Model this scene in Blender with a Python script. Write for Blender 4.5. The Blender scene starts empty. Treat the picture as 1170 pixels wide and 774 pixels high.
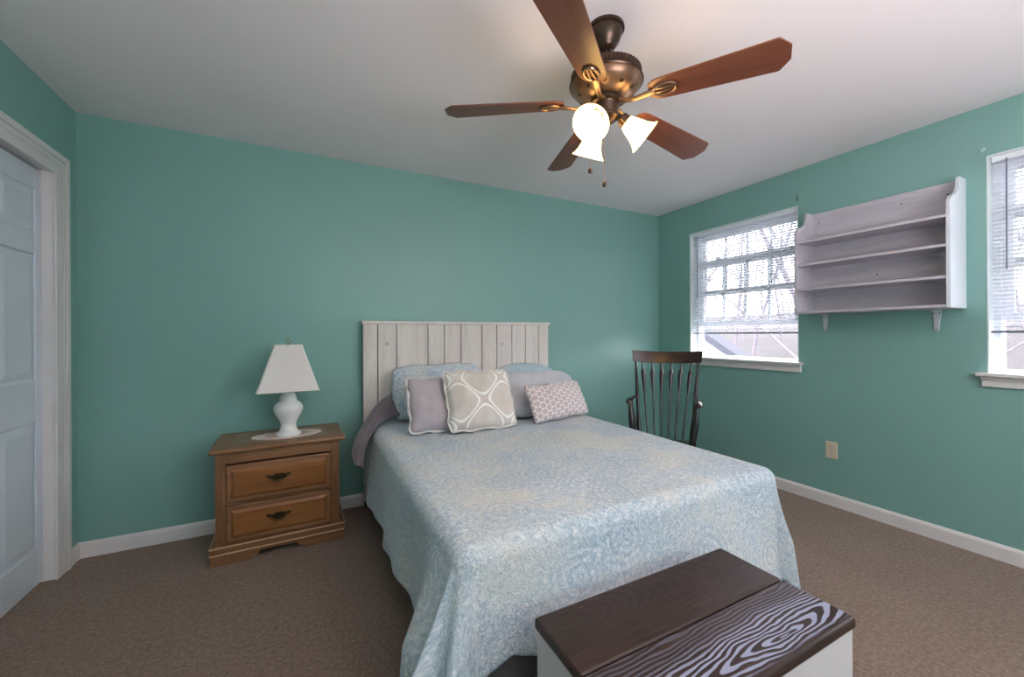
import bpy, math, random
from mathutils import Vector, Matrix, noise

# ------------------------------------------------------------------ camera
PI = math.pi
sc = bpy.context.scene
col = sc.collection
TH = 0.4724
cam_d = bpy.data.cameras.new('camera')
cam = bpy.data.objects.new('camera', cam_d)
col.objects.link(cam)
cam_d.sensor_width = 36.0
cam_d.lens = 457.1 / 1170 * 36.0
cam_d.shift_y = -5.1 / 1170
cam_d.clip_start = 0.02
cam_d.clip_end = 300
cam.matrix_world = (Matrix.Translation((0, 0, 1.2147)) @ Matrix.Rotation(-TH, 4, 'Z')
                    @ Matrix.Rotation(PI / 2, 4, 'X') @ Matrix.Rotation(-0.005, 4, 'Z'))
sc.camera = cam

# ------------------------------------------------------------------ world: overcast sky
SKY = 10.5
w = bpy.data.worlds.new('overcast_sky')
sc.world = w
w.use_nodes = True
nt = w.node_tree
nt.nodes.clear()
wo = nt.nodes.new('ShaderNodeOutputWorld')
bg = nt.nodes.new('ShaderNodeBackground')
tc = nt.nodes.new('ShaderNodeTexCoord')
sx = nt.nodes.new('ShaderNodeSeparateXYZ')
rp = nt.nodes.new('ShaderNodeValToRGB')
rp.color_ramp.elements[0].position = 0.0
rp.color_ramp.elements[0].color = (.97, 0.94, 1.0, 1)
rp.color_ramp.elements[1].position = 0.8
rp.color_ramp.elements[1].color = (.94, 0.93, 1.0, 1)
nt.links.new(tc.outputs['Generated'], sx.inputs[0])
nt.links.new(sx.outputs['Z'], rp.inputs[0])
nt.links.new(rp.outputs[0], bg.inputs['Color'])
bg.inputs['Strength'].default_value = SKY
nt.links.new(bg.outputs[0], wo.inputs[0])

# added fill light behind the camera, brightens the room off the ceiling
fl = bpy.data.lights.new('added_ceiling_fill', 'AREA')
fl.shape = 'DISK'
fl.size = 1.5
fl.energy = 112
fl.color = (1.0, .87, .92)
flo = bpy.data.objects.new('added_ceiling_fill', fl)
flo.location = (.95, -1.1, 1.2)
flo.rotation_euler = (math.radians(180), 0, 0)
col.objects.link(flo)

sc.view_settings.view_transform = 'Standard'
sc.view_settings.look = 'None'
sc.view_settings.gamma = 1.0
sc.view_settings.exposure = 0.25
sc.view_settings.use_curve_mapping = False
try:
    sc.cycles.use_denoising = True
    sc.cycles.max_bounces = 10
    sc.cycles.diffuse_bounces = 6
    sc.cycles.transparent_max_bounces = 12
    sc.cycles.sample_clamp_indirect = 8
    sc.cycles.caustics_reflective = False
    sc.cycles.caustics_refractive = False
except Exception:
    pass

# ------------------------------------------------------------------ materials
def srgb(r, g, b):
    f = lambda c: (c / 255 / 12.92) if c / 255 <= 0.04045 else ((c / 255 + 0.055) / 1.055) ** 2.4
    return (f(r), f(g), f(b), 1)


class NT:
    """small node helper"""
    def __init__(s, name):
        s.m = bpy.data.materials.new(name)
        s.m.use_nodes = True
        s.t = s.m.node_tree
        s.t.nodes.clear()
        s.out = s.t.nodes.new('ShaderNodeOutputMaterial')
        s.b = s.t.nodes.new('ShaderNodeBsdfPrincipled')
        s.t.links.new(s.b.outputs[0], s.out.inputs[0])

    def n(s, typ, ins=None, **kw):
        nd = s.t.nodes.new('ShaderNode' + typ)
        for k, v in kw.items():
            setattr(nd, k, v)
        for k, v in (ins or {}).items():
            s.set(nd.inputs[k], v)
        return nd

    def set(s, sock, v):
        if hasattr(v, 'is_output') or isinstance(v, bpy.types.NodeSocket):
            s.t.links.new(v, sock)
        else:
            sock.default_value = v

    def coord(s, kind='Object', scale=(1, 1, 1), rot=(0, 0, 0), loc=(0, 0, 0)):
        t = s.n('TexCoord')
        mp = s.n('Mapping', {'Vector': t.outputs[kind], 'Scale': scale, 'Rotation': rot, 'Location': loc})
        return mp.outputs[0]

    def noise(s, vec, scale=5, detail=4, rough=.5, dist=0):
        return s.n('TexNoise', {'Vector': vec, 'Scale': scale, 'Detail': detail, 'Roughness': rough, 'Distortion': dist}).outputs[0]

    def ramp(s, fac, stops):
        r = s.n('ValToRGB', {'Fac': fac})
        el = r.color_ramp.elements
        while len(el) < len(stops):
            el.new(0.5)
        for e, (p, c) in zip(el, stops):
            e.position = p
            e.color = c if len(c) == 4 else (*c, 1)
        return r.outputs[0]

    def mix(s, fac, a, b, mode='MIX'):
        m = s.n('MixRGB', {'Fac': fac, 'Color1': a, 'Color2': b}, blend_type=mode)
        return m.outputs[0]

    def math(s, op, a, b=0.0, c=None):
        ins = {0: a, 1: b}
        if c is not None:
            ins[2] = c
        return s.n('Math', ins, operation=op).outputs[0]

    def bump(s, h, strength=.3, dist=.01, normal=None):
        ins = {'Height': h, 'Strength': strength, 'Distance': dist}
        if normal is not None:
            ins['Normal'] = normal
        o = s.n('Bump', ins).outputs[0]
        s.set(s.b.inputs['Normal'], o)
        return o

    def P(s, **kw):
        for k, v in kw.items():
            s.set(s.b.inputs[k.replace('_', ' ')], v)
        return s.m


def plain(name, c, rough=.5, metal=0, bump=0, bscale=200, var=.06, vscale=8):
    t = NT(name)
    v = t.coord()
    nz = t.noise(v, vscale, 3)
    lo = tuple(x * (1 - var) for x in c[:3]) + (1,)
    hi = tuple(min(1, x * (1 + var)) for x in c[:3]) + (1,)
    t.P(Base_Color=t.ramp(nz, [(.3, lo), (.7, hi)]), Roughness=rough, Metallic=metal)
    if bump:
        t.bump(t.noise(v, bscale, 3), bump, .002)
    return t.m


WALL = srgb(131, 174, 167)
m_wall = plain('painted_teal_wall', WALL, .42, 0, .12, 90, .02, 1.5)
m_ceil = plain('ceiling_paint', srgb(234, 229, 230), .85, 0, .1, 120, .015, 1)
m_trim = plain('white_trim_paint', srgb(226, 221, 221), .35, 0, 0, 50, .02)
m_reveal = plain('white_reveal_paint', srgb(222, 232, 232), .4, 0, 0, 50, .02)
m_door = plain('white_door_paint', srgb(214, 222, 232), .35, 0, .05, 60, .02)
m_vinyl = plain('white_window_vinyl', srgb(240, 242, 248), .35, 0, 0, 50, .01)
m_blind = plain('white_blind_slat', srgb(235, 238, 244), .4, 0, 0, 50, .01)
m_railgrey = plain('blind_rail_backlit_shade', srgb(110, 116, 130), .4)  # grey stands in for the rail's backlit shade; wand shares it
m_plastic = plain('almond_plastic', srgb(214, 200, 178), .4)
m_darkslot = plain('dark_slot', srgb(60, 50, 42), .5)
m_ceramic = plain('white_ceramic', srgb(236, 236, 236), .12, 0, 0, 50, .01)
m_brass = plain('antique_brass', srgb(88, 72, 50), .38, .9, .1, 120, .2, 30)
m_gold = plain('brass_wire', srgb(190, 165, 110), .25, 1)
m_bronze = plain('dark_bronze', srgb(74, 58, 48), .32, .75, .05, 60, .25, 12)
m_bronze_lt = plain('brushed_bronze', srgb(138, 112, 92), .3, .8, .05, 60, .2, 9)
m_mattress = plain('grey_mattress_ticking', srgb(86, 84, 86), .8, 0, .2, 300)
m_black = plain('black_metal', srgb(28, 27, 28), .5, .3)
m_bark = plain('grey_bark', srgb(104, 98, 106), .9, 0, .4, 30, .2, 6)
m_siding = plain('white_siding', srgb(190, 190, 192), .6)
m_shingle = plain('slate_shingle', srgb(40, 43, 54), .8, 0, .5, 30, .2, 20)
m_bracket = plain('white_bracket_paint', srgb(205, 205, 212), .45, .2, .1, 80, .06, 20)
m_screw = plain('dull_screw_metal', srgb(105, 100, 104), .4, .7)
m_hook = plain('clear_hook_plastic', srgb(170, 200, 200), .15)
m_nail = plain('dark_nail', srgb(52, 60, 56), .4, .6)

# carpet
t = NT('brown_carpet')
v = t.coord()
a = t.noise(v, 260, 2, .7)
b = t.noise(v, 3.0, 4, .6)
cc = t.noise(v, 62, 4, .75)
c1 = t.ramp(a, [(.25, srgb(82, 62, 50)), (.75, srgb(168, 142, 122))])
c2 = t.ramp(b, [(.3, srgb(110, 86, 72)), (.7, srgb(144, 118, 100))])
c3 = t.ramp(cc, [(.38, srgb(86, 64, 53)), (.62, srgb(158, 132, 114))])
cx = t.mix(.5, t.mix(.4, c1, c2), c3)
t.P(Base_Color=cx, Roughness=1.0, Specular_IOR_Level=.1, Sheen_Weight=.25)
t.bump(t.math('ADD', t.math('MULTIPLY', a, .6), cc), .8, .008)
m_carpet = t.m

# glass of the windows: clear with a faint reflection
t = NT('window_glass')
tr = t.n('BsdfTransparent', {'Color': (.97, .98, .98, 1)})
gl = t.n('BsdfGlossy', {'Roughness': .02})
fr = t.n('Fresnel', {'IOR': 1.45})
mx = t.n('MixShader', {0: fr.outputs[0], 1: tr.outputs[0], 2: gl.outputs[0]})
t.t.links.new(mx.outputs[0], t.out.inputs[0])
m_glass = t.m


def wood(name, dark, mid, light, axis='X', scale=1.0, rough=.45, bumpv=.12, coat=0, dist=3.0):
    t = NT(name)
    st = {'X': (.09, 1, 1), 'Y': (1, .09, 1), 'Z': (1, 1, .09)}[axis]
    v = t.coord('Object', tuple(q * scale for q in st))
    nz = t.noise(v, 14, 6, .62, dist * .25)
    fine = t.noise(v, 120, 3, .6)
    big = t.noise(v, 3.2, 2, .5)
    c = t.ramp(nz, [(.28, dark), (.5, mid), (.74, light)])
    c = t.mix(.35, c, t.ramp(fine, [(.3, dark), (.7, light)]))
    c = t.mix(.3, c, t.ramp(big, [(.3, mid), (.7, light)]))
    t.P(Base_Color=c, Roughness=rough, Coat_Weight=coat, Coat_Roughness=.2)
    t.bump(t.math('ADD', nz, t.math('MULTIPLY', fine, .5)), bumpv, .004)
    return t.m


oakc = (srgb(86, 54, 36), srgb(134, 92, 62), srgb(166, 122, 88))
m_oak_x = wood('honey_oak_along_width', *oakc, 'X', 1.6, .38)
m_oak_y = wood('honey_oak_along_depth', *oakc, 'Y', 1.6, .38)
m_oak_z = wood('honey_oak_upright', *oakc, 'Z', 1.6, .38)
m_oak_panel = wood('orange_oak_drawer_panel', srgb(100, 58, 30), srgb(142, 90, 50), srgb(170, 116, 70), 'X', 1.2, .35)
m_whitewash = wood('whitewashed_plank', srgb(196, 180, 172), srgb(228, 216, 210), srgb(242, 234, 230), 'Z', 1.0, .65, .15)
m_shelfwood = wood('lavender_grey_washed_wood', srgb(166, 160, 170), srgb(196, 190, 200), srgb(216, 212, 220), 'Y', 1.0, .5, .1)
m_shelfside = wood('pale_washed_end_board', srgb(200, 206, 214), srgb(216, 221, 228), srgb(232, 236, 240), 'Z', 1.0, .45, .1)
m_blade = wood('mahogany_blade', srgb(64, 34, 24), srgb(100, 56, 38), srgb(130, 80, 56), 'X', 1.0, .35, .05)
m_chair = wood('dark_walnut_finish', srgb(22, 11, 8), srgb(38, 18, 12), srgb(62, 28, 17), 'X', 1.0, .22, .04, .4)
m_chairz = wood('dark_walnut_spindle', srgb(10, 8, 8), srgb(18, 12, 10), srgb(30, 18, 14), 'Z', 1.0, .25, .03, .3)
m_bench_body = plain('white_bench_paint', srgb(206, 200, 202), .45, 0, .05, 80, .03, 5)


def bench_wood(name, cx0, cy0, pale, amount, kx=.17):
    t = NT(name)
    tcn = t.n('TexCoord')
    sep = t.n('SeparateXYZ', {0: tcn.outputs['Object']})
    v = t.coord('Object', (.35, 1, 1))
    wob = t.noise(v, 9, 3, .5)
    dx = t.math('SUBTRACT', sep.outputs[0], cx0)
    dy = t.math('SUBTRACT', sep.outputs[1], cy0)
    dy = t.math('ADD', dy, t.math('MULTIPLY', t.math('SUBTRACT', wob, .5), .075))
    dx2 = t.math('MULTIPLY', dx, kx)
    r = t.math('SQRT', t.math('ADD', t.math('MULTIPLY', dx2, dx2), t.math('MULTIPLY', dy, dy)))
    ph = t.math('MULTIPLY', t.math('POWER', r, .8), 430)
    ring = t.math('MULTIPLY_ADD', t.math('SINE', ph), .5, .5)
    fine = t.noise(t.coord('Object', (.03, 1, 1)), 160, 4, .6)
    big = t.noise(t.coord('Object', (.4, 1, 1)), 6, 3, .55)
    base = t.ramp(big, [(.3, srgb(38, 26, 24)), (.7, srgb(68, 46, 38))])
    base = t.mix(.45, base, t.ramp(fine, [(.35, srgb(28, 21, 20)), (.7, srgb(78, 58, 52))]))
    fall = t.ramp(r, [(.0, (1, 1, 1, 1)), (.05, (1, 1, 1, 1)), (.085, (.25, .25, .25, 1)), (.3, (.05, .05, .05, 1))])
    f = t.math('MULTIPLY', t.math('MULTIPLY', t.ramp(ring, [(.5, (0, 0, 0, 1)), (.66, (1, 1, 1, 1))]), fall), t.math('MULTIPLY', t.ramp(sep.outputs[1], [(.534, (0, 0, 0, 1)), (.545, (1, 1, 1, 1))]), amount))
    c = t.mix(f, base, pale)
    t.P(Base_Color=c, Roughness=.4, Specular_IOR_Level=.35)
    t.bump(t.math('ADD', ring, fine), .12, .003)
    return t.m


m_bench_front = bench_wood('dark_plank_with_glare_painted_on_grain', 1.04, .575, srgb(160, 165, 190), .9, .10)  # bluish window glare is painted into the colour along the grain rings
m_bench_back = bench_wood('dark_brown_plank_faint_grain', .62, .86, srgb(66, 58, 55), .55, .25)


def fabric(name, c, c2=None, rough=.95, scale=500, bump=.35, vs=3):
    t = NT(name)
    v = t.coord()
    nz = t.noise(v, vs, 4, .6)
    fn = t.noise(v, scale, 2, .6)
    c2 = c2 or tuple(x * .82 for x in c[:3]) + (1,)
    t.P(Base_Color=t.mix(.35, t.ramp(nz, [(.3, c2), (.7, c)]), t.ramp(fn, [(.3, c2), (.7, c)])), Roughness=rough,
        Sheen_Weight=.3, Specular_IOR_Level=.2)
    t.bump(t.math('ADD', fn, t.math('MULTIPLY', nz, 1.5)), bump, .004)
    return t.m


def paisley(name, kind='UV', k=1.0, bumps=.7):
    """pale blue and cream quilted cotton with scrolled medallions"""
    t = NT(name)
    v0 = t.coord(kind, (k, k, k))
    warp = t.n('TexNoise', {'Vector': v0, 'Scale': 3.0, 'Detail': 2.0})
    vv = t.n('VectorMath', {0: v0, 1: t.n('VectorMath', {0: warp.outputs['Color'], 'Scale': .14}, operation='SCALE').outputs[0]}, operation='ADD').outputs[0]
    vor = t.n('TexVoronoi', {'Vector': vv, 'Scale': 3.4}, voronoi_dimensions='2D' if kind == 'UV' else '3D')
    d = vor.outputs['Distance']
    rings = t.math('MULTIPLY_ADD', t.math('SINE', t.math('MULTIPLY', d, 62)), .5, .5)
    near = t.ramp(d, [(.22, (1, 1, 1, 1)), (.5, (0, 0, 0, 1))])
    fleck = t.noise(v0, 70, 4, .75, 1.0)
    fine = t.noise(v0, 120, 3, .7, .5)
    zone = t.noise(v0, 2.4, 3, .6)
    blue, pale, cream, green = srgb(146, 172, 198), srgb(238, 239, 246), srgb(232, 225, 212), srgb(206, 210, 204)
    c = t.ramp(fleck, [(.36, blue), (.5, srgb(188, 206, 216)), (.62, pale)])
    c = t.mix(t.math('MULTIPLY', t.ramp(zone, [(.46, (0, 0, 0, 1)), (.64, (1, 1, 1, 1))]), .55), c, cream)
    c = t.mix(t.math('MULTIPLY', t.ramp(t.noise(v0, 3.3, 2, .5, 2), [(.52, (0, 0, 0, 1)), (.7, (1, 1, 1, 1))]), .25), c, green)
    c = t.mix(t.math('MULTIPLY', t.math('MULTIPLY', near, t.ramp(rings, [(.45, (0, 0, 0, 1)), (.75, (1, 1, 1, 1))])), .38), c, srgb(150, 176, 200))
    c = t.mix(t.math('MULTIPLY', t.ramp(fine, [(.5, (0, 0, 0, 1)), (.62, (1, 1, 1, 1))]), .45), c, srgb(232, 234, 236))
    t.P(Base_Color=c, Roughness=.95, Sheen_Weight=.3, Specular_IOR_Level=.15)
    h = t.math('ADD', t.math('MULTIPLY', fleck, 1.2), t.math('MULTIPLY', rings, t.math('MULTIPLY', near, .3)))
    t.bump(t.math('ADD', h, t.math('MULTIPLY', fine, .5)), bumps, .012)
    return t.m


m_quilt = paisley('pale_blue_quilt_cotton', 'UV', 1.0)
m_sham = paisley('pale_blue_sham_cotton', 'Object', 1.0, .5)
m_sham2 = fabric('dusty_blue_quilted_cotton', srgb(196, 212, 220), srgb(164, 186, 198), .95, 160, .4, 20)
m_greypil = fabric('mauve_grey_linen', srgb(204, 192, 198), srgb(174, 163, 170))
m_lightpil = fabric('silver_grey_cotton', srgb(218, 215, 222), srgb(198, 195, 205))
m_blanket = fabric('taupe_grey_blanket', srgb(122, 110, 116), srgb(94, 85, 92))
m_fringe = fabric('white_frayed_cotton', srgb(226, 220, 216))
m_shade = fabric('ivory_lamp_shade_linen', srgb(238, 232, 228), srgb(230, 222, 220), .8, 400, .15)
m_lace = fabric('cream_lace', srgb(232, 222, 214), srgb(206, 182, 172), .9, 120, .8, 40)
m_lacec = fabric('pink_lace_centre', srgb(206, 168, 158), srgb(186, 140, 130), .9, 120, .8, 40)

# trellis pillow
t = NT('beige_trellis_print')
sp = t.n('SeparateXYZ', {0: t.coord('Object', (1, 1, 1), loc=(0, 0, -.02))})
kx, kz = 2 * PI / .30, 2 * PI / .30
f = t.math('ADD', t.math('COSINE', t.math('MULTIPLY', sp.outputs[0], kx)), t.math('COSINE', t.math('MULTIPLY', sp.outputs[2], kz)))
af = t.math('ABSOLUTE', f)
band = t.math('MULTIPLY', t.math('GREATER_THAN', af, .14), t.math('LESS_THAN', af, .36))
nz = t.noise(t.coord(), 9, 3)
fn = t.noise(t.coord(), 500, 2)
base = t.mix(.3, t.ramp(nz, [(.3, srgb(214, 202, 194)), (.7, srgb(230, 220, 213))]), t.ramp(fn, [(.3, srgb(170, 160, 152)), (.7, srgb(218, 210, 204))]))
t.P(Base_Color=t.mix(band, base, srgb(250, 247, 244)), Roughness=.95, Sheen_Weight=.2, Specular_IOR_Level=.2)
t.bump(t.math('ADD', nz, t.math('MULTIPLY', fn, .4)), .4, .006)
m_trellis = t.m

# hexagon lumbar pillow
t = NT('mauve_hexagon_print')
sp = t.n('SeparateXYZ', {0: t.coord('Object', (1, 1, 1))})
K = 2 * PI / .036
def wv(ax, az):
    return t.math('COSINE', t.math('ADD', t.math('MULTIPLY', sp.outputs[0], K * ax), t.math('MULTIPLY', sp.outputs[2], K * az)))
f = t.math('ADD', t.math('ADD', wv(1, 0), wv(-.5, .866)), wv(-.5, -.866))
line = t.math('LESS_THAN', f, -.95)
fn = t.noise(t.coord(), 500, 2)
base = t.ramp(fn, [(.3, srgb(190, 172, 174)), (.7, srgb(214, 198, 200))])
t.P(Base_Color=t.mix(line, base, srgb(240, 232, 232)), Roughness=.9, Sheen_Weight=.2, Specular_IOR_Level=.2)
t.bump(fn, .3, .003)
m_hex = t.m

# lit frosted glass of the fan's lamps (gives off light)
t = NT('lit_frosted_glass')
t.P(Base_Color=(1, .93, .8, 1), Roughness=.35, Emission_Color=(1.0, .62, .2, 1), Emission_Strength=8.0)
m_lit = t.m
t = NT('glowing_bulb')
t.P(Base_Color=(1, 1, 1, 1), Emission_Color=(1.0, .74, .42, 1), Emission_Strength=14)
m_bulb = t.m

# leaf litter hillside
t = NT('leaf_litter_ground')
v = t.coord()
t.P(Base_Color=t.mix(.5, t.ramp(t.noise(v, .5, 5, .7), [(.3, srgb(24, 23, 24)), (.7, srgb(46, 43, 44))]),
                     t.ramp(t.noise(v, 6, 4, .7), [(.35, srgb(8, 8, 9)), (.65, srgb(60, 58, 60))])), Roughness=1)
m_ground = t.m


# ------------------------------------------------------------------ mesh helper
class MB:
    def __init__(s):
        s.v, s.f, s.uv = [], [], None

    def add(s, vs, fs, M=None):
        o = len(s.v)
        s.v += [tuple(M @ Vector(p)) if M else tuple(p) for p in vs]
        s.f += [tuple(i + o for i in f) for f in fs]
        return s

    def box(s, x0, x1, y0, y1, z0, z1, M=None):
        vs = [(x0, y0, z0), (x1, y0, z0), (x1, y1, z0), (x0, y1, z0), (x0, y0, z1), (x1, y0, z1), (x1, y1, z1), (x0, y1, z1)]
        return s.add(vs, [(0, 3, 2, 1), (4, 5, 6, 7), (0, 1, 5, 4), (1, 2, 6, 5), (2, 3, 7, 6), (3, 0, 4, 7)], M)

    def tube(s, pts, rad, n=10, cap=True, M=None, flat=None):
        """swept ring along pts; rad number or list; flat=(a,b) ellipse factors"""
        pts = [Vector(p) for p in pts]
        if not hasattr(rad, '__len__'):
            rad = [rad] * len(pts)
        vs, fs = [], []
        up = None
        for i, p in enumerate(pts):
            d = (pts[min(i + 1, len(pts) - 1)] - pts[max(i - 1, 0)]).normalized()
            if up is None:
                up = Vector((0, 0, 1)) if abs(d.z) < .9 else Vector((0, 1, 0))
            sd = d.cross(up)
            if sd.length < 1e-5:
                sd = d.cross(Vector((1, 0, 0)))
            sd.normalize()
            up = sd.cross(d).normalized()
            fa, fb = flat if flat else (1, 1)
            for k in range(n):
                a = 2 * PI * k / n
                vs.append(p + (sd * math.cos(a) * fa + up * math.sin(a) * fb) * rad[i])
        for i in range(len(pts) - 1):
            for k in range(n):
                a0, a1 = i * n + k, i * n + (k + 1) % n
                fs.append((a0, a1, a1 + n, a0 + n))
        if cap:
            fs.append(tuple(range(n))[::-1])
            fs.append(tuple((len(pts) - 1) * n + k for k in range(n)))
        return s.add(vs, fs, M)

    def lathe(s, prof, n=32, M=None, ribs=0, amp=0):
        vs, fs = [], []
        for (r, z) in prof:
            for k in range(n):
                a = 2 * PI * k / n
                rr = r + (amp if ribs and k % 2 else 0)
                vs.append((rr * math.cos(a), rr * math.sin(a), z))
        for i in range(len(prof) - 1):
            for k in range(n):
                a0, a1 = i * n + k, i * n + (k + 1) % n
                fs.append((a0, a1, a1 + n, a0 + n))
        fs.append(tuple(range(n))[::-1])
        fs.append(tuple((len(prof) - 1) * n + k for k in range(n)))
        return s.add(vs, fs, M)

    def prism(s, poly, h0, h1, M=None):
        """poly in XY extruded along Z"""
        n = len(poly)
        vs = [(x, y, h0) for x, y in poly] + [(x, y, h1) for x, y in poly]
        fs = [tuple(range(n))[::-1], tuple(range(n, 2 * n))] + [(i, (i + 1) % n, (i + 1) % n + n, i + n) for i in range(n)]
        return s.add(vs, fs, M)

    def build(s, name, mat, parent=None, bevel=0, smooth=True, angle=35, seg=2):
        me = bpy.data.meshes.new(name)
        me.from_pydata(s.v, [], s.f)
        me.validate()
        if s.uv:
            l = me.uv_layers.new(name='UVMap')
            for lp in me.loops:
                l.data[lp.index].uv = s.uv[lp.vertex_index]
        import bmesh
        bm = bmesh.new()
        bm.from_mesh(me)
        bmesh.ops.recalc_face_normals(bm, faces=bm.faces)
        bm.to_mesh(me)
        bm.free()
        me.materials.append(mat)
        if smooth:
            for p in me.polygons:
                p.use_smooth = True
            try:
                me.set_sharp_from_angle(angle=math.radians(angle))
            except Exception:
                pass
        o = bpy.data.objects.new(name, me)
        col.objects.link(o)
        if parent:
            o.parent = parent
        if bevel:
            bv = o.modifiers.new('bevel', 'BEVEL')
            bv.width = bevel
            bv.segments = seg
            bv.limit_method = 'ANGLE'
            bv.angle_limit = math.radians(40)
            bv.harden_normals = False
        return o


def tag(o, label=None, cat=None, group=None, kind=None):
    if label: o['label'] = label
    if cat: o['category'] = cat
    if group: o['group'] = group
    if kind: o['kind'] = kind
    return o


def empty(name, loc=(0, 0, 0), rz=0, **kw):
    o = bpy.data.objects.new(name, None)
    o.empty_display_size = .1
    col.objects.link(o)
    o.location = loc
    o.rotation_euler = (0, 0, rz)
    return tag(o, **kw)


def copy_tree(o, parent=None):
    c = o.copy()
    col.objects.link(c)
    c.parent = parent
    for ch in o.children:
        copy_tree(ch, c)
    return c


def T(x=0, y=0, z=0):
    return Matrix.Translation((x, y, z))


def R(a, ax):
    return Matrix.Rotation(a, 4, ax)


# ------------------------------------------------------------------ room shell
XL, XR, YB, YF, H = -1.123, 3.273, 3.029, -1.75, 2.44
WT = .17
DY0, DY1, DZ = 2.03, 2.822, 2.04      # door opening on the left wall
wins = [(1.689, 2.644), (-.198, .757)]
WZ0, WZ1 = .985, 2.165
S = dict(kind='structure')


def wall_with_openings(name, fixed, a0, a1, z0, z1, holes, mat, along='Y', thick=WT, sign=1):
    """wall slab with real rectangular holes; fixed = inner face coordinate, grows by sign*thick"""
    m = MB()
    f0, f1 = sorted((fixed, fixed + sign * thick))
    def bx(p0, p1, q0, q1):
        if p1 - p0 < 1e-4 or q1 - q0 < 1e-4: return
        if along == 'Y': m.box(f0, f1, p0, p1, q0, q1)
        else: m.box(p0, p1, f0, f1, q0, q1)
    cur = a0
    for (h0, h1, hz0, hz1) in sorted(holes):
        bx(cur, h0, z0, z1)
        bx(h0, h1, z0, hz0)
        bx(h0, h1, hz1, z1)
        cur = h1
    bx(cur, a1, z0, z1)
    return tag(m.build(name, mat, smooth=False), **S)


tag(MB().box(XL - WT, XR + WT, YF - WT, YB + WT, -.15, 0).build('floor', m_carpet, smooth=False), **S)
tag(MB().box(XL - WT, XR + WT, YF - WT, YB + WT, H, H + .12).build('ceiling', m_ceil, smooth=False), **S)
tag(MB().box(XL - WT, XR + WT, YB, YB + WT, 0, H).build('wall_back', m_wall, smooth=False), **S)
wall_with_openings('wall_right', XR, YF, YB, 0, H, [(a, b, WZ0, WZ1) for a, b in wins], m_wall)
wall_with_openings('wall_left', XL, YF, YB, 0, H, [(DY0, DY1, 0, DZ)], m_wall, sign=-1)
FW = (1.9, 2.9, 1.0, 2.1)  # opening for the added window that brings in fill light
wall_with_openings('wall_front', YF, XL - WT, XR + WT, 0, H, [FW], m_wall, along='X', sign=-1)
# closet side behind the door
tag(MB().box(XL - .60, XL - WT - .03, DY0 - .3, DY1 + .2, 0, H).build('wall_closet', m_reveal, smooth=False), **S)


def baseboard(name, p0, p1, inward):
    (x0, y0), (x1, y1) = p0, p1
    L = math.hypot(x1 - x0, y1 - y0)
    prof = [(0, 0), (.013, 0), (.013, .068), (.009, .078), (.004, .085), (0, .085)]
    d = Vector((x1 - x0, y1 - y0, 0)).normalized()
    nrm = Vector((inward[0], inward[1], 0))
    vs = []
    for q in (Vector((x0, y0, 0)), Vector((x1, y1, 0))):
        vs += [q + nrm * a + Vector((0, 0, b)) for a, b in prof]
    n = len(prof)
    fs = [tuple(range(n)), tuple(range(n, 2 * n))[::-1]] + [(i, (i + 1) % n, (i + 1) % n + n, i + n) for i in range(n)]
    tag(MB().add(vs, fs).build(name, m_trim, smooth=False), **S)


baseboard('baseboard_back', (XL, YB), (XR, YB), (0, -1))
baseboard('baseboard_right', (XR, YB), (XR, YF), (-1, 0))
baseboard('baseboard_left', (XL, DY1 + .10), (XL, YB), (1, 0))
baseboard('baseboard_left_near', (XL, YF), (XL, DY0 - .10), (1, 0))


# door casing and door
def casing_strip(m, y0, y1, z0, z1, inner):
    """flat casing with stepped profile on the left wall; inner gives the side nearest the opening"""
    m.box(XL, XL + .011, y0, y1, z0, z1)


m = MB()
for (y0, y1, yo) in ((DY1 - .012, DY1 + .10, 1), (DY0 - .10, DY0 + .012, -1)):
    m.box(XL, XL + .010, y0, y1, 0, DZ + (.095))
    if yo > 0:
        m.box(XL + .0105, XL + .018, y1 - .030, y1, 0, DZ + .095)
        m.box(XL + .0105, XL + .014, y1 - .052, y1 - .036, 0, DZ + .03)
    else:
        m.box(XL + .0105, XL + .018, y0, y0 + .030, 0, DZ + .095)
m.box(XL, XL + .010, DY0 + .0125, DY1 - .0125, DZ - .012, DZ + .095)
m.box(XL + .0105, XL + .018, DY0 - .069, DY1 + .069, DZ + .065, DZ + .095)
m.box(XL + .0105, XL + .014, DY0 - .04, DY1 + .04, DZ + .036, DZ + .055)
tag(m.build('trim_1', m_trim, bevel=.003), **S)
m = MB()
m.box(XL - WT, XL, DY1 - .002, DY1 + .02, 0, DZ)
m.box(XL - WT, XL, DY0 - .02, DY0 + .002, 0, DZ)
m.box(XL - WT, XL, DY0, DY1, DZ - .002, DZ + .02)
m.box(XL - WT + .02, XL - .088, DY1 - .014, DY1, 0, DZ)
m.box(XL - WT + .02, XL - .088, DY0, DY1, DZ - .014, DZ)
tag(m.build('trim_2', m_trim, bevel=.002), **S)

door = empty('door_1', (XL - .065, DY0, 0), **S)
m = MB()
m.box(-.017, .010, .004, DY1 - DY0 - .005, .012, DZ - .012)
DW = DY1 - DY0
leaf = m.build('door_leaf', m_door, door, bevel=.002)
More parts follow.
